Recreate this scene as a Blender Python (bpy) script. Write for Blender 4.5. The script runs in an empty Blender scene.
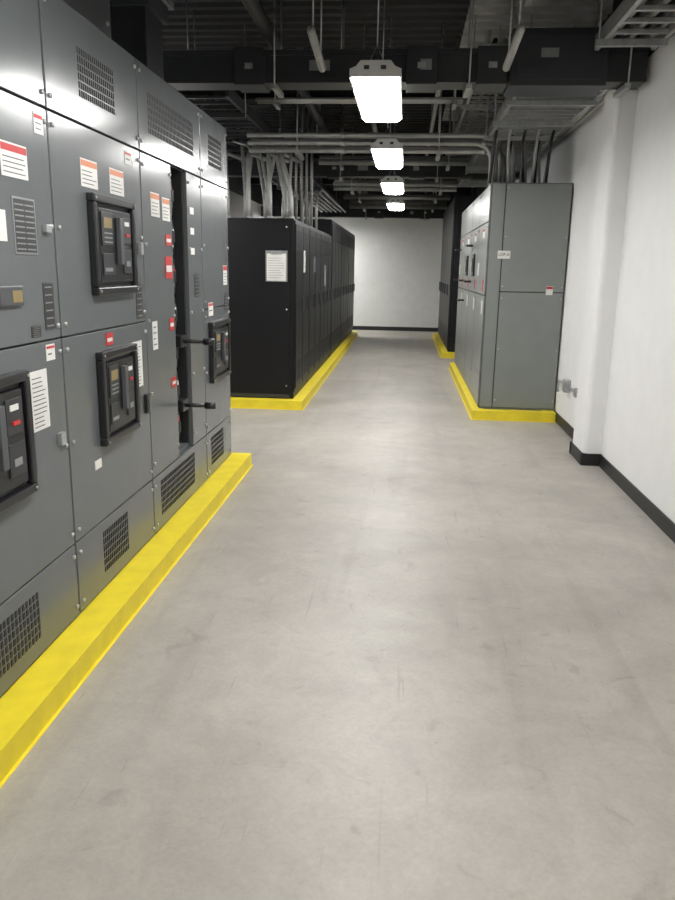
import bpy, bmesh, math, random
from mathutils import Vector, Matrix
random.seed(4)
S=bpy.context.scene
S.view_settings.view_transform='Standard'

# ---------------- materials ----------------
def mat(name,col,rough=.5,metal=0,noise=.06,scale=6,bump=0,bscale=200,emit=None,estr=0,spec=.5,coat=0):
    m=bpy.data.materials.new(name); m.use_nodes=True
    nt=m.node_tree; N=nt.nodes; L=nt.links
    b=N['Principled BSDF']
    b.inputs['Roughness'].default_value=rough
    b.inputs['Metallic'].default_value=metal
    b.inputs['Specular IOR Level'].default_value=spec
    b.inputs['Coat Weight'].default_value=coat
    tc=N.new('ShaderNodeTexCoord')
    n=N.new('ShaderNodeTexNoise'); n.inputs['Scale'].default_value=scale; n.inputs['Detail'].default_value=5
    L.new(tc.outputs['Object'],n.inputs['Vector'])
    r=N.new('ShaderNodeValToRGB')
    r.color_ramp.elements[0].position=.3; r.color_ramp.elements[1].position=.7
    r.color_ramp.elements[0].color=[max(0,c*(1-noise)) for c in col]+[1]
    r.color_ramp.elements[1].color=[min(1,c*(1+noise)) for c in col]+[1]
    L.new(n.outputs['Fac'],r.inputs['Fac']); L.new(r.outputs['Color'],b.inputs['Base Color'])
    if bump:
        n2=N.new('ShaderNodeTexNoise'); n2.inputs['Scale'].default_value=bscale
        L.new(tc.outputs['Object'],n2.inputs['Vector'])
        bp=N.new('ShaderNodeBump'); bp.inputs['Strength'].default_value=bump; bp.inputs['Distance'].default_value=.002
        L.new(n2.outputs['Fac'],bp.inputs['Height']); L.new(bp.outputs['Normal'],b.inputs['Normal'])
    if emit:
        b.inputs['Emission Color'].default_value=(*emit,1); b.inputs['Emission Strength'].default_value=estr
    return m

def floor_mat():
    m=bpy.data.materials.new('concrete'); m.use_nodes=True
    nt=m.node_tree; N=nt.nodes; L=nt.links; b=N['Principled BSDF']
    tc=N.new('ShaderNodeTexCoord')
    def noise(sc,det,dist=0,rough=.55,vec=None):
        n=N.new('ShaderNodeTexNoise'); n.inputs['Scale'].default_value=sc; n.inputs['Detail'].default_value=det
        n.inputs['Distortion'].default_value=dist; n.inputs['Roughness'].default_value=rough
        L.new(vec or tc.outputs['Object'],n.inputs['Vector']); return n
    def ramp(src,p0,p1,c0,c1):
        r=N.new('ShaderNodeValToRGB'); e=r.color_ramp.elements
        e[0].position=p0;e[1].position=p1;e[0].color=(*c0,1);e[1].color=(*c1,1)
        L.new(src.outputs['Fac'],r.inputs['Fac']); return r
    big=ramp(noise(.8,6,.4),.36,.64,(.340,.316,.280),(.425,.400,.358))
    med=ramp(noise(3.2,10,.5,.75),.30,.70,(.83,.825,.82),(1.07,1.07,1.07))
    fine=ramp(noise(70,6,0,.7),.25,.75,(.88,.88,.88),(1.07,1.07,1.07))
    def scuff(rot,sc,p0,p1,c):
        mp=N.new('ShaderNodeMapping'); mp.inputs['Rotation'].default_value=(0,0,rot); mp.inputs['Scale'].default_value=sc
        L.new(tc.outputs['Object'],mp.inputs['Vector'])
        return ramp(noise(1,4,.5,.5,mp.outputs['Vector']),p0,p1,c,(1,1,1))
    s1=scuff(.5,(34,2.0,1),.25,.32,(.80,.80,.80)); s2=scuff(-.9,(26,1.4,1),.25,.32,(.84,.84,.83)); s3=scuff(.05,(5,.35,1),.30,.45,(.90,.90,.90))
    sp=ramp(noise(7,5,1.0),.28,.38,(.84,.835,.83),(1,1,1))
    dots=ramp(noise(26,2,.3),.19,.23,(.60,.59,.57),(1,1,1))
    def mul(a,c):
        x=N.new('ShaderNodeMix'); x.data_type='RGBA'; x.blend_type='MULTIPLY'; x.inputs[0].default_value=1
        L.new(a,x.inputs[6]); L.new(c,x.inputs[7]); return x.outputs[2]
    o=big.outputs['Color']
    for q in (med,fine,s1,s2,s3,sp,dots): o=mul(o,q.outputs['Color'])
    L.new(o,b.inputs['Base Color'])
    rg=N.new('ShaderNodeMapRange'); rg.inputs['To Min'].default_value=.36; rg.inputs['To Max'].default_value=.58
    L.new(noise(2.5,6).outputs['Fac'],rg.inputs['Value']); L.new(rg.outputs['Result'],b.inputs['Roughness'])
    bp=N.new('ShaderNodeBump'); bp.inputs['Strength'].default_value=.12; bp.inputs['Distance'].default_value=.004
    L.new(noise(30,8).outputs['Fac'],bp.inputs['Height']); L.new(bp.outputs['Normal'],b.inputs['Normal'])
    return m

M=dict(
 floor=floor_mat(),
 wall=mat('white_wall_paint',(.80,.80,.80),.6,noise=.02,bump=.15,bscale=120),
 wallend=mat('end_wall_paint',(.76,.77,.75),.6,noise=.03),
 ceil=mat('black_deck_paint',(.018,.018,.02),.7,noise=.2),
 deck=mat('galvanised_deck',(.46,.47,.46),.5,metal=.1,noise=.2),
 base=mat('black_rubber_base',(.012,.012,.012),.45),
 gear=mat('grey_enamel',(.122,.131,.136),.20,noise=.03,bump=.10,bscale=90),
 gear2=mat('light_grey_enamel',(.205,.22,.212),.30,noise=.03,bump=.1,bscale=300),
 seam=mat('seam_shadow_gap',(.012,.013,.014),.6),
 yel=mat('yellow_paint',(.78,.63,.025),.5,noise=.07,scale=9,bump=.4,bscale=30),
 pad=mat('grey_housekeeping_pad',(.33,.32,.30),.7,noise=.1),
 blk=mat('black_enamel',(.0055,.0055,.0065),.42,noise=.1,spec=.3),
 blk2=mat('black_plastic',(.012,.012,.014),.3),
 dkg=mat('dark_grey_steel',(.036,.038,.042),.42,metal=.2),
 mgray=mat('mid_grey_plastic',(.07,.074,.08),.4),
 galv=mat('galvanised_steel',(.42,.43,.43),.38,metal=.6,noise=.15,scale=20),
 cond=mat('conduit_steel',(.38,.38,.37),.42,metal=.4,noise=.12,scale=15),
 dark=mat('dark_painted_steel',(.018,.019,.021),.5,noise=.15),
 white=mat('white_label',(.70,.69,.66),.5),
 orange=mat('orange_label',(.62,.20,.09),.5),
 red=mat('red_label',(.48,.03,.03),.5),
 silver=mat('engraved_plate',(.30,.31,.31),.35,metal=.4),
 amber=mat('amber_display',(.26,.20,.09),.3),
 fix=mat('white_fixture_enamel',(.60,.60,.58),.4),
 lens=mat('fixture_lens',(.9,.9,.9),.4,emit=(1,.99,.965),estr=47),
 text=mat('printed_ink',(.03,.03,.03),.5),
)

# ---------------- builder ----------------
class B:
    def __init__(s,name): s.name=name; s.bm=bmesh.new(); s.mats=[]; s.smooth=set()
    def mi(s,k):
        if k not in s.mats: s.mats.append(k)
        return s.mats.index(k)
    def _add(s,bm2,k,smooth=False):
        i=s.mi(k); vm={}
        for v in bm2.verts: vm[v]=s.bm.verts.new(v.co)
        for f in bm2.faces:
            try: nf=s.bm.faces.new([vm[v] for v in f.verts])
            except ValueError: continue
            nf.material_index=i; nf.smooth=smooth
        bm2.free()
    def box(s,x0,x1,y0,y1,z0,z1,k,bev=0):
        b=bmesh.new(); bmesh.ops.create_cube(b,size=1)
        for v in b.verts:
            v.co=Vector(((x0+x1)/2+v.co.x*(x1-x0),(y0+y1)/2+v.co.y*(y1-y0),(z0+z1)/2+v.co.z*(z1-z0)))
        if bev: bmesh.ops.bevel(b,geom=b.edges[:],offset=bev,segments=3 if bev>.02 else 2,profile=.5,affect='EDGES')
        s._add(b,k)
    def sweep(s,pts,r,k,seg=10,fillet=0,smooth=True):
        P=[Vector(p) for p in pts]
        if fillet and len(P)>2:
            Q=[P[0]]
            for i in range(1,len(P)-1):
                a,c,d=P[i-1],P[i],P[i+1]
                f=min(fillet,(a-c).length*.48,(d-c).length*.48)
                p=c+(a-c).normalized()*f; q=c+(d-c).normalized()*f
                for j in range(7):
                    t=j/6; Q.append(p*(1-t)**2+c*2*t*(1-t)+q*t*t)
            Q.append(P[-1]); P=Q
        b=bmesh.new(); rings=[]
        t=(P[1]-P[0]).normalized()
        n=t.orthogonal().normalized()
        for i,p in enumerate(P):
            if i==0: tt=t
            elif i==len(P)-1: tt=(P[i]-P[i-1]).normalized()
            else: tt=((P[i+1]-P[i]).normalized()+(P[i]-P[i-1]).normalized()).normalized()
            n=(n-tt*n.dot(tt)).normalized(); bi=tt.cross(n)
            rings.append([b.verts.new(p+(n*math.cos(2*math.pi*j/seg)+bi*math.sin(2*math.pi*j/seg))*r) for j in range(seg)])
        for a,c in zip(rings,rings[1:]):
            for j in range(seg): b.faces.new((a[j],a[(j+1)%seg],c[(j+1)%seg],c[j]))
        b.faces.new(rings[0][::-1]); b.faces.new(rings[-1])
        s._add(b,k,smooth)
    def prism(s,poly,axis,a0,a1,k):
        b=bmesh.new()
        def mk(p,a): return (p[0],a,p[1]) if axis=='y' else (a,p[0],p[1])
        A=[b.verts.new(mk(p,a0)) for p in poly]; C=[b.verts.new(mk(p,a1)) for p in poly]
        n=len(poly)
        for j in range(n): b.faces.new((A[j],A[(j+1)%n],C[(j+1)%n],C[j]))
        b.faces.new(A[::-1]); b.faces.new(C)
        bmesh.ops.recalc_face_normals(b,faces=b.faces[:])
        s._add(b,k)
    def done(s,parent=None):
        bmesh.ops.recalc_face_normals(s.bm,faces=s.bm.faces[:])
        xs=[v.co for v in s.bm.verts]
        c=Vector((sum((min(v[i] for v in xs),max(v[i] for v in xs)))/2 for i in range(3)))
        c.z=min(v.z for v in xs)
        bmesh.ops.translate(s.bm,verts=s.bm.verts[:],vec=-c)
        me=bpy.data.meshes.new(s.name); s.bm.to_mesh(me); s.bm.free()
        for k in s.mats: me.materials.append(M[k])
        o=bpy.data.objects.new(s.name,me); o.location=c; S.collection.objects.link(o)
        if parent: o.parent=parent
        return o

WX=1.66; LX=-3.6; Y0=-4.5; Y1=20.0; CZ=3.75; HZ=CZ-.047
# ---------------- room ----------------
b=B('floor'); b.box(LX-.15,WX+.15,Y0-.15,Y1+.15,-.15,0,'floor'); b.done()
b=B('ceiling'); b.box(LX-.15,WX+.15,Y0-.15,Y1+.15,CZ,CZ+.15,'ceil')
y=Y0+.1
while y<Y1-.2:
    pr=[(y,CZ),(y+.03,CZ-.045),(y+.11,CZ-.045),(y+.14,CZ)]
    b.prism(pr,'x',LX,.45,'ceil'); b.prism(pr,'x',.45,WX,'deck' if y<12 else 'ceil'); y+=.2
b.done()
WP=3.05
b=B('wall_right'); b.box(WX,WX+.15,Y0-.15,Y1+.15,0,WP,'wall'); b.box(WX,WX+.15,Y0-.15,Y1+.15,WP,CZ,'ceil'); b.done()
b=B('wall_left'); b.box(LX-.15,LX,Y0-.15,Y1+.15,0,WP,'wall'); b.box(LX-.15,LX,Y0-.15,Y1+.15,WP,CZ,'ceil'); b.done()
b=B('wall_end'); b.box(LX,WX,Y1,Y1+.15,0,WP,'wallend'); b.box(LX,WX,Y1,Y1+.15,WP,CZ,'ceil'); b.done()
b=B('wall_back'); b.box(LX,WX,Y0-.15,Y0,0,CZ,'wall'); b.done()
PX=1.515; PY0=6.22; PY1=6.66
b=B('wall_pilaster'); b.box(PX,WX+.05,PY0,PY1,0,WP+.03,'wall',.04); b.box(PX,WX+.05,PY0,PY1,WP-.01,CZ-.05,'ceil',.04); b.done()
b=B('baseboard_right')
b.box(WX-.012,WX,Y0,PY0,0,.10,'base'); b.box(WX-.012,WX,PY1,Y1,0,.10,'base')
b.box(PX-.012,WX,PY0-.012,PY0+.04,0,.10,'base'); b.box(PX-.012,PX+.04,PY0,PY1,0,.10,'base'); b.box(PX-.012,WX,PY1-.04,PY1+.012,0,.10,'base')
b.done()
b=B('baseboard_end'); b.box(LX,WX-.012,Y1-.012,Y1,0,.10,'base'); b.done()
b=B('baseboard_left'); b.box(LX,LX+.012,Y0,Y1-.012,0,.10,'base'); b.done()

# ---------------- curbs ----------------
CH=.10
def curb(x0,x1,y0,y1,w=.15):
    b=B('yellow_equipment_curb')
    b.box(x0+w,x1-w,y0+w,y1-w,0,CH-.005,'pad')
    for (a0,a1,c0,c1) in ((x0,x0+w,y0,y1),(x1-w,x1,y0,y1),(x0+w,x1-w,y0,y0+w),(x0+w,x1-w,y1-w,y1)):
        b.box(a0,a1,c0,c1,0,CH,'yel')
    b.box(x0-.012,x1+.012,y0-.012,y1+.012,0,.003,'yel')
    return b.done()
FX=-1.345
curb(-2.75,-1.178,-1.9,5.80)
curb(-2.9,-1.10,8.28,18.3,.13)
curb(.765,WX-.02,8.05,12.40,.12)
curb(.70,WX-.02,13.9,18.3,.12)

# ---------------- switchgear ----------------
ZT=2.52; ZB=CH
def screw(b,y,z,x=FX):
    b.sweep([(x,y,z),(x+.010,y,z)],.009,'galv',8)
def seam_panel(b,y0,y1,z0,z1,k='gear',x=FX,t=.018):
    b.box(x-.01,x+t,y0+.003,y1-.003,z0+.003,z1-.003,k,.004)
def louver(b,y0,y1,z0,z1,nc,nr,x):
    dy=(y1-y0)/nc; dz=(z1-z0)/nr
    for i in range(nc):
        for j in range(nr):
            b.box(x,x+.002,y0+i*dy+dy*.22,y0+(i+1)*dy-dy*.22,z0+j*dz+dz*.12,z0+(j+1)*dz-dz*.12,'seam')
def label(b,y0,y1,z0,z1,top='orange',x=FX+.018,lines=4):
    b.box(x,x+.002,y0,y1,z0,z1,'white')
    if top: b.box(x+.002,x+.003,y0+.004,y1-.004,z1-(z1-z0)*.26,z1-.006,top)
    zz=z1-(z1-z0)*(.34 if top else .08); n=lines
    st=(zz-z0)/(n+.5)
    for i in range(n):
        b.box(x+.002,x+.0028,y0+.012,y1-.012-random.random()*.3*(y1-y0),zz-st*(i+.7),zz-st*(i+.48),'mgray')
def sticker(b,y0,y1,z0,z1,x=FX+.018):
    b.box(x,x+.002,y0,y1,z0,z1,'text')
    n=6; st=(z1-z0)/n
    for i in range(n): b.box(x+.002,x+.003,y0+.012,y1-.012,z0+st*(i+.38),z0+st*(i+.55),'silver')
def tag(b,y0,y1,z0,z1,x=FX+.018):
    b.box(x,x+.003,y0,y1,z0,z1,'red'); b.box(x+.003,x+.0036,y0+.01,y1-.01,z0+.3*(z1-z0),z0+.6*(z1-z0),'white')
def breaker(b,y0,y1,z0,z1,x=FX+.018):
    w=.035; d=.035
    b.box(x,x+d,y0,y1,z0,z0+w,'blk2',.006); b.box(x,x+d,y0,y1,z1-w,z1,'blk2',.006)
    b.box(x,x+d,y0,y0+w,z0+w,z1-w,'blk2',.006); b.box(x,x+d,y1-w,y1,z0+w,z1-w,'blk2',.006)
    b.box(x,x+.010,y0+w,y1-w,z0+w,z1-w,'dkg')
    ya,yb,za,zb=y0+w+.02,y1-w-.02,z0+w+.02,z1-w-.02
    b.box(x+.008,x+.028,ya,yb,za,zb,'blk2',.004)
    W=yb-ya;H=zb-za
    b.box(x+.028,x+.034,ya+.04*W,ya+.38*W,za+.50*H,zb-.05*H,'dkg',.002)
    b.box(x+.034,x+.036,ya+.09*W,ya+.33*W,za+.74*H,zb-.12*H,'amber')
    for i in range(3): b.box(x+.034,x+.036,ya+.09*W,ya+.33*W,za+(.54+.06*i)*H,za+(.56+.06*i)*H,'silver')
    b.box(x+.028,x+.050,ya+.50*W,ya+.60*W,za+.25*H,zb-.1*H,'mgray',.003)
    b.box(x+.028,x+.034,ya+.68*W,yb-.05*W,za+.55*H,zb-.08*H,'dkg',.002)
    b.box(x+.034,x+.037,ya+.74*W,yb-.12*W,za+.8*H,za+.86*H,'white')
    b.box(x+.034,x+.040,ya+.76*W,yb-.12*W,za+.65*H,za+.69*H,'red')
    b.box(x+.028,x+.034,ya+.68*W,yb-.05*W,za+.12*H,za+.46*H,'dkg',.002)
    b.box(x+.034,x+.036,ya+.75*W,yb-.12*W,za+.22*H,za+.30*H,'silver')
    b.box(x+.028,x+.033,ya+.05*W,ya+.38*W,za+.1*H,za+.4*H,'dkg',.002)
    b.box(x+.033,x+.035,ya+.08*W,ya+.3*W,za+.15*H,za+.2*H,'silver')
    for zz in (z0+.018,z1-.018):
        for yy in (y0+.018,y1-.018): b.sweep([(x+d,yy,zz),(x+d+.005,yy,zz)],.006,'galv',6)
R=[(.10,.42),(.42,1.27),(1.27,2.10),(2.10,2.52)]
XB=-2.6
def section(y0,y1,rows=R,body=True):
    b=B('switchgear_cabinet')
    if body:
        b.box(XB,FX-.012,y0+.002,y1-.002,ZB,ZT,'gear',.004)
        b.box(FX-.014,FX-.004,y0+.004,y1-.004,ZB+.004,ZT-.004,'seam')
    for z0,z1 in rows:
        seam_panel(b,y0+.004,y1-.002,z0,z1)
        for yy in (y0+.035,y1-.03):
            screw(b,yy,z0+.05,FX+.016); screw(b,yy,z1-.05,FX+.016)
            if z1-z0>.6: screw(b,yy,(z0+z1)/2,FX+.016)
    return b
PF=FX+.018
for (a,c) in ((-1.75,-.15),(-.15,.85),(.85,1.85)):
    b=section(a,c); louver(b,a+.25,a+.65,.17,.37,12,6,PF); louver(b,a+.3,a+.72,2.2,2.39,14,6,PF)
    breaker(b,a+.22,a+.70,.76,1.18); breaker(b,a+.22,a+.70,1.42,1.84); b.done()
b=section(1.85,2.86)
louver(b,2.10,2.52,.17,.36,16,6,PF); louver(b,2.14,2.50,2.2,2.39,14,6,PF)
breaker(b,2.02,2.52,.75,1.19)
label(b,2.50,2.68,1.83,1.94,'red'); label(b,2.75,2.82,2.0,2.07,'red',lines=2)
b.box(PF,PF+.003,2.55,2.71,1.58,1.77,'silver')
b.box(PF+.003,PF+.0034,2.557,2.703,1.587,1.763,'text')
for i in range(2):
    for j in range(9): b.box(PF+.0034,PF+.004,2.562+i*.072,2.625+i*.072,1.595+j*.0185,1.600+j*.0185,'silver')
b.box(PF,PF+.015,2.40,2.56,1.41,1.475,'mgray',.003); b.box(PF+.015,PF+.017,2.48,2.545,1.42,1.46,'amber')
sticker(b,2.73,2.81,1.31,1.48); sticker(b,2.62,2.69,1.29,1.33); b.box(PF,PF+.02,2.76,2.80,1.66,1.69,'galv',.003)
label(b,2.58,2.71,.95,1.17,None,lines=12); label(b,2.72,2.79,1.195,1.255,'red',lines=1)
b.box(PF,PF+.02,2.76,2.80,.86,.91,'galv',.003)
label(b,2.1,2.3,1.85,1.96); sticker(b,2.25,2.35,1.5,1.6); b.box(PF,PF+.003,2.44,2.50,1.62,1.72,'white')
b.done()
b=section(2.86,3.85)
louver(b,3.16,3.55,2.20,2.39,18,6,PF); louver(b,3.14,3.46,.17,.37,14,6,PF)
breaker(b,3.17,3.66,1.42,1.84); breaker(b,3.17,3.61,.76,1.18)
label(b,3.13,3.30,1.86,1.97); label(b,3.44,3.61,1.86,1.97)
sticker(b,3.71,3.80,1.29,1.46); label(b,3.62,3.76,.95,1.18,None,lines=12)
tag(b,3.30,3.38,1.195,1.25); b.box(PF,PF+.003,3.1,3.17,.67,.71,'white')
label(b,3.64,3.73,2.01,2.07,'red',lines=1)
b.box(PF,PF+.02,3.76,3.80,.80,.90,'blk2',.004); b.box(PF,PF+.02,3.77,3.80,1.60,1.66,'galv',.003)
b.done()
a,c=3.85,4.99; g0,g1=4.36,4.66
b=B('switchgear_cabinet')
XR=FX-.30
b.box(XB,XR,a+.002,c-.002,ZB,ZT,'gear')
b.box(XR,FX-.012,a+.002,g0,ZB,ZT,'gear'); b.box(XR,FX-.012,g1,c-.002,ZB,ZT,'gear')
b.box(XR,FX-.012,g0,g1,ZB,.44,'gear'); b.box(XR,FX-.012,g0,g1,2.10,ZT,'gear')
b.box(XR,XR+.004,g0,g1,.44,2.10,'seam'); b.box(XR,FX-.012,g0,g0+.003,.44,2.1,'seam'); b.box(XR,FX-.012,g1-.003,g1,.44,2.1,'seam')
for yy in ((a,g0),(g1,c)):
    seam_panel(b,yy[0]+.004,yy[1]-.002,.42,2.10)
    for k in range(5):
        for q in (yy[0]+.035,yy[1]-.03): screw(b,q,.5+k*.385,FX+.016)
for z0,z1 in ((.10,.42),(2.10,2.52)):
    seam_panel(b,a+.004,c-.002,z0,z1)
    for q in (a+.035,c-.03): screw(b,q,z0+.05,FX+.016); screw(b,q,z1-.05,FX+.016)
louver(b,4.00,4.84,2.20,2.40,32,6,PF); louver(b,3.98,4.68,.17,.38,28,6,PF)
n=7; st=(2.06-.46)/n
for i in range(n):
    z0=.46+i*st
    b.box(XR+.004,FX-.06,g0+.02,g1-.02,z0+.012,z0+st-.012,'blk2',.008)
    b.box(FX-.06,FX-.045,g0+.05,g1-.07,z0+.05,z0+st-.05,'mgray',.004)
    b.box(FX-.045,FX-.02,g0+.13,g0+.17,z0+.08,z0+st-.08,'blk2',.004)
    b.box(FX-.045,FX-.042,g0+.18,g0+.22,z0+.12,z0+.16,'white' if i%2 else 'red')
for zz in (1.11,.72):
    b.sweep([(FX-.05,4.48,zz),(FX+.17,4.48,zz)],.013,'blk2',10)
    b.sweep([(FX+.15,4.48,zz),(FX+.215,4.48,zz)],.021,'blk2',12)
    b.box(FX-.05,FX+.03,4.42,4.54,zz-.035,zz+.035,'blk2',.006)
label(b,3.99,4.13,1.80,1.92); label(b,4.18,4.31,1.79,1.91)
tag(b,4.20,4.32,1.48,1.60); tag(b,4.24,4.32,1.19,1.26); tag(b,4.24,4.32,.86,.92)
label(b,3.94,4.02,1.11,1.26,None,lines=4); tag(b,4.22,4.32,1.66,1.72)
sticker(b,4.78,4.89,1.36,1.5)
for k in range(3): b.box(PF,PF+.003,4.72,4.80,1.62+k*.12,1.66+k*.12,'white')
b.done()
b=section(4.99,5.74)
louver(b,5.20,5.57,2.20,2.40,16,6,PF); louver(b,5.11,5.48,.17,.38,16,6,PF)
breaker(b,5.10,5.62,.76,1.18)
label(b,5.56,5.67,1.42,1.56,'red'); sticker(b,5.58,5.68,1.22,1.36); label(b,5.12,5.24,1.22,1.31,'red',lines=1)
b.done()

b=B('switchgear_pull_box'); b.box(-2.4,-1.42,2.88,3.80,ZT,3.35,'dark',.006)
b.box(-1.42,-1.405,2.92,3.76,ZT+.05,3.30,'dark',.003)
for yy in (2.95,3.7):
    for zz in (2.62,3.2): b.sweep([(-1.405,yy,zz),(-1.395,yy,zz)],.01,'galv',8)
b.done()
b=B('bus_duct_riser'); b.box(-2.0,-1.55,4.7,5.02,ZT,3.30,'dark',.006); b.box(-2.04,-1.51,4.66,5.06,ZT,ZT+.06,'dkg',.004)
b.box(-2.03,-1.52,4.67,5.05,3.0,3.1,'dkg',.004); b.done()

# ---------------- black cabinets left ----------------
def black_unit(y0,y1,zt,xf=-1.21,first=False):
    b=B('power_distribution_cabinet')
    b.box(-2.75,xf-.012,y0,y1,CH,zt,'blk',.008)
    b.box(xf-.012,xf,y0+.01,y1-.01,CH+.08,zt-.02,'blk',.004)
    n=max(1,round((y1-y0)/.6)); w=(y1-y0)/n
    for i in range(n):
        a=y0+i*w
        b.box(xf,xf+.012,a+.02,a+w-.02,CH+.12,zt-.06,'blk',.003)
        louver(b,a+.08,a+w-.08,CH+.18,CH+.42,6,8,xf+.012)
        louver(b,a+.08,a+w-.08,zt-.34,zt-.12,6,8,xf+.012)
        b.box(xf+.012,xf+.035,a+w-.09,a+w-.06,1.05,1.22,'dkg',.004)
    b.box(xf-.002,xf+.006,y0,y1,zt-.05,zt-.02,'dkg')
    if first:
        b.box(-2.70,xf-.06,y0-.012,y0,CH+.06,zt-.03,'blk',.004)
        b.box(-2.70,xf-.06,y0-.006,y0+.002,CH+.01,CH+.05,'dkg',.002)
        for xx in (-1.30,-2.6):
            for zz in (.25,1.1,1.98): b.sweep([(xx,y0-.012,zz),(xx,y0-.018,zz)],.01,'galv',8)
    return b
b=black_unit(8.42,9.62,2.07,first=True)
b.box(-1.53,-1.29,8.396,8.408,1.40,1.73,'silver',.002); b.box(-1.515,-1.305,8.392,8.396,1.41,1.70,'white'); b.box(-1.47,-1.35,8.386,8.392,1.69,1.73,'galv',.002)
for i in range(9): b.box(-1.50,-1.32-random.random()*.05,8.3905,8.392,1.44+i*.026,1.445+i*.026,'silver')
b.box(-1.198,-1.194,9.05,9.2,1.5,1.75,'white')
b.done()
b=black_unit(9.64,10.9,2.07); b.box(-1.198,-1.194,10.0,10.25,1.5,1.7,'mgray'); b.done()
b=black_unit(10.92,12.5,2.07); b.box(-1.198,-1.194,11.4,11.6,1.3,1.6,'silver'); b.done()
for a,c in ((12.6,14.4),(14.45,16.2),(16.25,18.1)): black_unit(a,c,2.32).done()

# ---------------- grey switchboard right ----------------
GX=.845; GY=8.2; GE=12.25; GZ=2.43; GR=1.645
b=B('switchboard_cabinet')
b.box(GX,GR,GY,GE,CH,GZ,'gear2',.006)
b.box(GX+.005,GX+.135,GY-.012,GY,CH+.02,GZ-.01,'gear2',.003)
b.box(GX+.145,GR-.005,GY-.012,GY,CH+.02,1.34,'gear2',.003); b.box(GX+.145,GR-.005,GY-.012,GY,1.35,GZ-.01,'gear2',.003)
b.box(GX+.003,GR-.003,GY-.004,GY,CH+.015,GZ-.005,'seam')
for xx in (GX+.165,GR-.025):
    for zz in (.2,.75,1.28,1.40,1.9,2.38): b.sweep([(xx,GY-.012,zz),(xx,GY-.02,zz)],.009,'galv',8)
b.box(1.46,1.53,GY-.0145,GY-.012,1.32,1.41,'white'); b.box(1.462,1.528,GY-.016,GY-.0145,1.38,1.405,'red')
b.box(.94,1.07,GY-.0145,GY-.012,1.68,1.76,'white')
ys=[8.2,9.2,10.2,11.25,12.25]
for i in range(4):
    a,c=ys[i],ys[i+1]
    for z0,z1 in ((.12,.45),(.45,1.3),(1.3,2.05),(2.05,2.42)):
        b.box(GX-.016,GX,a+.008,c-.008,z0+.005,z1-.005,'gear2',.003)
        for q in (a+.05,c-.05): b.sweep([(GX-.016,q,z1-.05),(GX-.024,q,z1-.05)],.008,'galv',8)
    b.box(GX-.004,GX,a,c,.11,2.425,'seam')
    if i in (1,2):
        zz=1.62
        b.box(GX-.035,GX-.016,a+.3,a+.65,zz-.13,zz+.13,'blk2',.006)
        b.box(GX-.045,GX-.035,a+.36,a+.5,zz-.08,zz+.08,'mgray',.004)
        b.box(GX-.047,GX-.045,a+.38,a+.48,zz+.0,zz+.05,'silver')
    if i>0:
        for zz in ((1.42,1.86) if i!=2 else (1.15,1.42)):
            b.sweep([(GX-.016,a+.75,zz),(GX-.10,a+.75,zz)],.014,'blk2',8); b.sweep([(GX-.09,a+.65,zz),(GX-.09,a+.85,zz)],.014,'blk2',8)
    b.box(GX-.018,GX-.016,a+.30,a+.52,1.90,2.0,'white'); b.box(GX-.019,GX-.018,a+.31,a+.51,1.965,1.995,'red')
    b.box(GX-.018,GX-.016,a+.14,a+.24,1.34,1.46,'red'); b.box(GX-.018,GX-.016,a+.75,a+.92,1.5,1.64,'white')
    b.box(GX-.018,GX-.016,a+.1,a+.24,1.10,1.24,'white')
sb=b.done()
t=bpy.data.curves.new('nameplate_text','FONT'); t.body='LDP-A'; t.size=.042; t.align_x='CENTER'; t.align_y='CENTER'; t.extrude=.0005
to=bpy.data.objects.new('nameplate_text',t); S.collection.objects.link(to); t.materials.append(M['text'])
to.parent=sb; to.location=Vector((1.005,GY-.0155,1.72))-sb.location; to.rotation_euler=(math.pi/2,0,0)

b=B('battery_cabinet'); b.box(.82,1.64,14.05,18.15,CH,2.85,'blk',.008)
for i in range(5):
    a=14.07+i*.81; b.box(.805,.82,a+.01,a+.79,CH+.03,2.8,'blk',.004); b.box(.78,.805,a+.68,a+.71,1.1,1.3,'dkg',.003)
    louver(b,a+.1,a+.7,CH+.1,CH+.4,8,6,.8045)
b.box(.86,1.60,14.035,14.05,CH+.05,2.8,'blk',.004)
b.done()

b=B('wall_outlet_conduit')
b.box(WX-.06,WX,7.55,7.66,.40,.52,'galv',.004); b.sweep([(WX-.03,7.66,.46),(WX-.03,8.0,.46),(WX-.03,8.0,.34)],.012,'galv',8,.04)
b.sweep([(WX-.03,7.2,.46),(WX-.03,7.55,.46)],.012,'galv',8)
b.box(WX-.05,WX,7.12,7.2,.42,.50,'galv',.004)
b.done()

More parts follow.
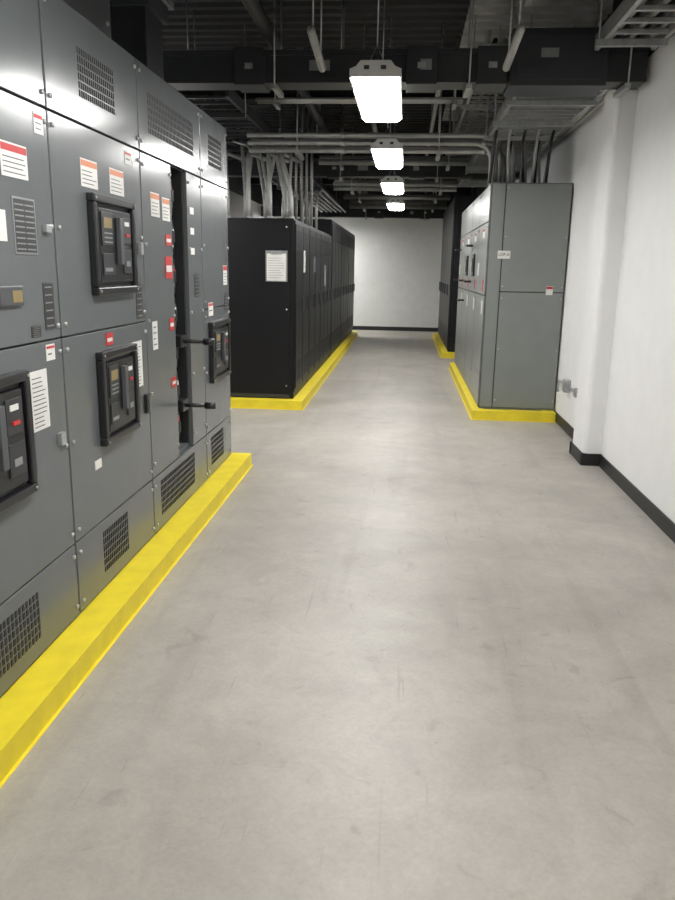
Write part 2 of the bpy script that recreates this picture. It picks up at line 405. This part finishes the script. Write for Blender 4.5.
# ---------------- light fixtures ----------------
LH=2.60
def fixture(x,y0,L=1.22,w=.29):
    b=B('fluorescent_light_fixture'); h=w/2
    y1=y0+L
    b.prism([(x-h*.55,LH+.075),(x+h*.55,LH+.075),(x+h*.72,LH+.045),(x+h*.98,LH+.03),(x+h*.98,LH+.012),(x-h*.98,LH+.012),(x-h*.98,LH+.03),(x-h*.72,LH+.045)],'y',y0,y1,'fix')
    b.prism([(x-h*.93,LH+.012),(x-h*.88,LH-.01),(x-h*.73,LH-.024),(x+h*.73,LH-.024),(x+h*.88,LH-.01),(x+h*.93,LH+.012)],'y',y0+.005,y1-.005,'lens')
    for sx in (-1,1): b.box(*sorted((x+sx*h*.94,x+sx*h*1.0)),y0,y1,LH-.006,LH+.03,'fix')
    for yy in (y0-.012,y1):
        b.prism([(x-h,LH-.004),(x+h,LH-.004),(x+h,LH+.038),(x+h*.75,LH+.052),(x+h*.58,LH+.082),(x-h*.58,LH+.082),(x-h*.75,LH+.052),(x-h,LH+.038)],'y',yy,yy+.012,'fix')
    for xx in (x-h*.45,x+h*.2): b.box(xx,xx+.03,y0-.018,y0-.012,LH+.035,LH+.055,'dkg')
    for yy in (y0+.15,y1-.15):
        b.sweep([(x-.06,yy,LH+.075),(x,yy,LH+.2),(x+.06,yy,LH+.075)],.003,'galv',5)
        b.sweep([(x,yy,LH+.2),(x,yy,HZ)],.004,'galv',6)
    b.done()
LXc=-.21
for y in (-3.6,-.9,1.85,4.6,7.2,9.95,12.9): fixture(LXc,y)
for x,y in ((-2.0,18.1),(-2.9,18.1),(-2.8,6.5),(-3.2,2.0),(-3.2,11.0)): fixture(x,y)  # unseen fixtures, added to brighten the end wall, left side and overhead conduits

# ---------------- overhead services ----------------
def rods(b,pts,z0):
    for (x,y) in pts: b.sweep([(x,y,z0),(x,y,HZ)],.006,'galv',6)
for y in (.9,4.9,9.0,13.6,17.6):
    b=B('steel_beam'); b.box(LX,WX,y-.09,y+.09,3.36,3.38,'ceil'); b.box(LX,WX,y-.008,y+.008,3.38,3.68,'ceil'); b.box(LX,WX,y-.09,y+.09,3.68,3.70,'ceil'); b.done()
def busduct(y,z0,z1,d=.22,x0=-3.55,x1=1.60,k='dkg',joints=(-2.6,-1.3,-.05,.45)):
    b=B('bus_duct'); b.box(x0,x1,y,y+d,z0,z1,k,.004)
    b.box(x0,x1,y-.02,y,z1-.035,z1,k); b.box(x0,x1,y-.02,y,z0,z0+.035,k)
    for j in joints:
        b.box(j,j+.22,y-.035,y+d+.02,z0-.015,z1+.015,k,.005); b.box(j+.08,j+.14,y-.04,y-.035,(z0+z1)/2-.02,(z0+z1)/2+.02,'galv')
    b.box(-.75,-.6,y-.022,y-.02,z0+.08,z0+.15,'silver')
    b.box(.05,.13,y-.037,y-.035,z0+.08,z0+.15,'silver')
    for xx in (-3,-1,.4,1.5):
        b.box(xx-.02,xx+.02,y-.05,y+d+.05,z0-.045,z0-.015,'galv')
        rods(b,[(xx,y-.045),(xx,y+d+.045)],z0-.04)
    return b
b=busduct(5.93,2.86,3.08,x1=1.63)
b.box(.68,1.34,5.84,6.19,2.82,3.19,'dkg',.006); b.box(.72,1.30,5.83,5.84,2.86,3.15,'dkg',.003)
b.box(.88,1.0,5.826,5.83,3.0,3.06,'silver'); b.done()
busduct(11.6,2.86,3.08,k='dark',joints=(-1.2,0,.9)).done()
busduct(18.9,2.76,3.0,k='dark',joints=(-.8,.3)).done()
def bank(yz,x0,x1,r=.022,drop=None,rodsx=(-1.2,.3)):
    b=B('conduit_rack'); ys=[q[0] for q in yz]; zm=min(q[1] for q in yz)
    for i,(y,z) in enumerate(yz):
        pts=[(x0,y,z),(x1,y,z)]
        if drop: pts=[(x0,y,z),(x1+i*.055,y,z),(x1+i*.055,y,drop)]
        b.sweep(pts,r,'cond',10,.2)
        xx=x0+1.0
        while xx<x1: b.sweep([(xx,y,z),(xx+.06,y,z)],r*1.25,'galv',10); xx+=1.5
    for x in rodsx:
        b.box(x-.02,x+.02,min(ys)-.08,max(ys)+.08,zm-r-.04,zm-r,'galv')
        rods(b,[(x,min(ys)-.06),(x,max(ys)+.06)],zm-r)
    return b
bank([(8.6,2.86),(8.66,2.79),(8.74,2.90),(8.84,2.84),(8.55,2.93)],-1.75,.86,.026,drop=GZ+.004).done()
bank([(4.35,3.12),(4.45,3.12),(4.6,3.12)],-3.5,1.18,.024,rodsx=(-1.2,.35)).done()
bank([(5.2,3.24),(5.3,3.24)],-3.5,1.6,.018,rodsx=(-1.6,.7)).done()
bank([(6.9,3.30),(7.0,3.34)],-3.5,.48,.026,rodsx=(-1.9,-.6)).done()
bank([(7.75,3.12),(7.85,3.12)],-1.5,.48,.02,rodsx=(-1.3,.4)).done()
bank([(9.5,3.05),(9.6,3.1),(9.7,3.05)],-1.5,.75,.03,rodsx=(-1.1,.5)).done()
bank([(12.6,2.86),(12.7,2.8),(12.8,2.92)],-1.2,.75,.035,rodsx=(-.9,.5)).done()
bank([(16.2,2.80),(16.35,2.9)],-1.2,.78,.045,rodsx=(-.9,.5)).done()
bank([(10.55,2.92),(10.65,2.98)],-1.2,.75,.04,rodsx=(-.9,.5)).done()
bank([(14.6,2.84),(14.75,2.84),(14.9,2.9)],-1.2,.76,.03,rodsx=(-.9,.5)).done()
def ladder(name,x0,x1,y0,y1,z,k='galv',step=.23,rodys=()):
    b=B(name)
    for x in (x0,x1-.03): b.box(x,x+.03,y0,y1,z,z+.10,k,.002)
    y=y0+.08
    while y<y1: b.box(x0+.03,x1-.03,y,y+.03,z+.005,z+.03,k); y+=step
    for y in rodys: b.box(x0-.05,x1+.0,y-.02,y+.02,z-.04,z,k); rods(b,[(x0-.03,y),(x1-.06 if x1>1 else x1,y)],z-.04)
    return b
b=ladder('cable_tray',.80,1.48,6.3,13.2,2.90,rodys=(6.7,7.6,8.4,10.8,12.9),step=.15)
for i in range(26):
    x=.85+i*.0235; ye=8.34+.11*(i%6); zz=2.95+.035*(i%2)
    jx=random.uniform(-.04,.04)
    b.sweep([(x,12.8,zz),(x,ye+.2,zz),(x,ye,2.80),(x+jx,ye,GZ+.004)] if i%3==1 else [(x,6.4,zz),(x,ye-.2,zz),(x,ye,2.80),(x+jx,ye,GZ+.004)],.0155,'cond' if i%4 else 'blk2',8,.2)
for x in (1.53,1.59): b.sweep([(x,6.75,2.95),(x,12.5,2.95)],.022,'cond',8)
b.done()
b=ladder('cable_tray',.55,1.0,6.35,12.9,3.22,rodys=(7.3,8.5,11.0),step=.2)
for i in range(5): b.sweep([(.62+i*.075,6.45,3.275),(.62+i*.075,12.8,3.275)],.02,'cond' if i%2 else 'blk2',8)
b.done()
b=ladder('cable_tray',1.22,1.62,-3.5,5.75,3.02,rodys=(0,2.4,4.1,5.5),step=.22,k='galv')
for i in range(5): b.sweep([(1.29+i*.065,-3.4,3.075),(1.29+i*.065+random.uniform(-.01,.01),2,3.075),(1.29+i*.065,5.7,3.075)],.024,'blk2' if i%2 else 'cond',8)
b.done()
b=ladder('cable_tray',-2.3,-1.55,6.8,18,2.95,k='dkg',rodys=(7.5,9.5,11.5,14,17))
for i in range(6): b.sweep([(-2.2+i*.1,6.9,3.0),(-2.2+i*.1+random.uniform(-.03,.03),12,3.0),(-2.2+i*.1,17.9,3.0)],.022,'blk2',8)
b.done()
b=B('electrical_conduit')
for i in range(16):
    x=-1.29-.06*i; y=8.70+.22*(i%4)
    zt=2.78+.10*(i%4)
    dx=random.uniform(-.18,.12)
    b.sweep([(x,y,2.07),(x,y,2.35),(x+dx,y+.05,zt),(x+dx-.3 if i%2 else x+dx,y+ (1.5 if i%2==0 else .3),zt+.1)],.017 if i%2 else .023,'cond',10,.15)
    b.sweep([(x,y,2.07),(x,y,2.11)],.030,'galv',10)
for i in range(7):
    x=-1.30-.035*i; y=10.6+.3*(i%2); b.sweep([(x,y,2.07),(x,y,HZ)],.017,'cond',10)
for i in range(6):
    x=-1.35-.1*i; b.sweep([(x,11.6,2.07),(x,11.6,2.6),(x,12.4+i*.1,2.75),(x,17,2.75)],.02,'cond',8,.2)
b.done()
for x,z,r,k,ya,yb in ((-.62,2.88,.026,'cond',4.95,5.6),(.62,2.88,.026,'cond',4.95,5.6),(-1.05,3.2,.05,'dark',Y0+.05,Y1-.05),(-.45,3.26,.03,'cond',7.3,17.),(.25,3.24,.025,'cond',7.3,17.)):
    b=B('overhead_conduit'); b.sweep([(x,ya,z+(.06 if yb-ya<1 else 0)),(x,yb,z)],r,k,12)
    if yb-ya>1:
        for q in ([3.4,9.2,15] if ya<0 else [7.5,10.2,13.2,16]): b.sweep([(x,q,z-r-.004),(x,q,HZ)],.006,'galv',6)
    else: rods(b,[(x,5.05),(x,5.5)],z+.02)
    b.done()

# ---------------- camera ----------------
f=755.0; p=math.radians(13.5); psi=math.radians(4.8); r=math.radians(1.0)
F=Vector((-math.sin(psi)*math.cos(p),math.cos(psi)*math.cos(p),-math.sin(p)))
Rv=Vector((math.cos(psi),math.sin(psi),0)); U=Rv.cross(F)
U2=U*math.cos(r)-Rv*math.sin(r); R2=Rv*math.cos(r)+U*math.sin(r)
cam=bpy.data.cameras.new('camera'); co=bpy.data.objects.new('camera',cam); S.collection.objects.link(co)
mw=Matrix((R2,U2,-F)).transposed().to_4x4(); mw.translation=Vector((0,0,1.55)); co.matrix_world=mw
cam.sensor_fit='VERTICAL'; cam.sensor_height=36; cam.lens=36*f/900; cam.clip_start=.05
S.camera=co
w=bpy.data.worlds.new('world'); S.world=w; w.use_nodes=True
w.node_tree.nodes['Background'].inputs[0].default_value=(.5,.5,.5,1); w.node_tree.nodes['Background'].inputs[1].default_value=.05
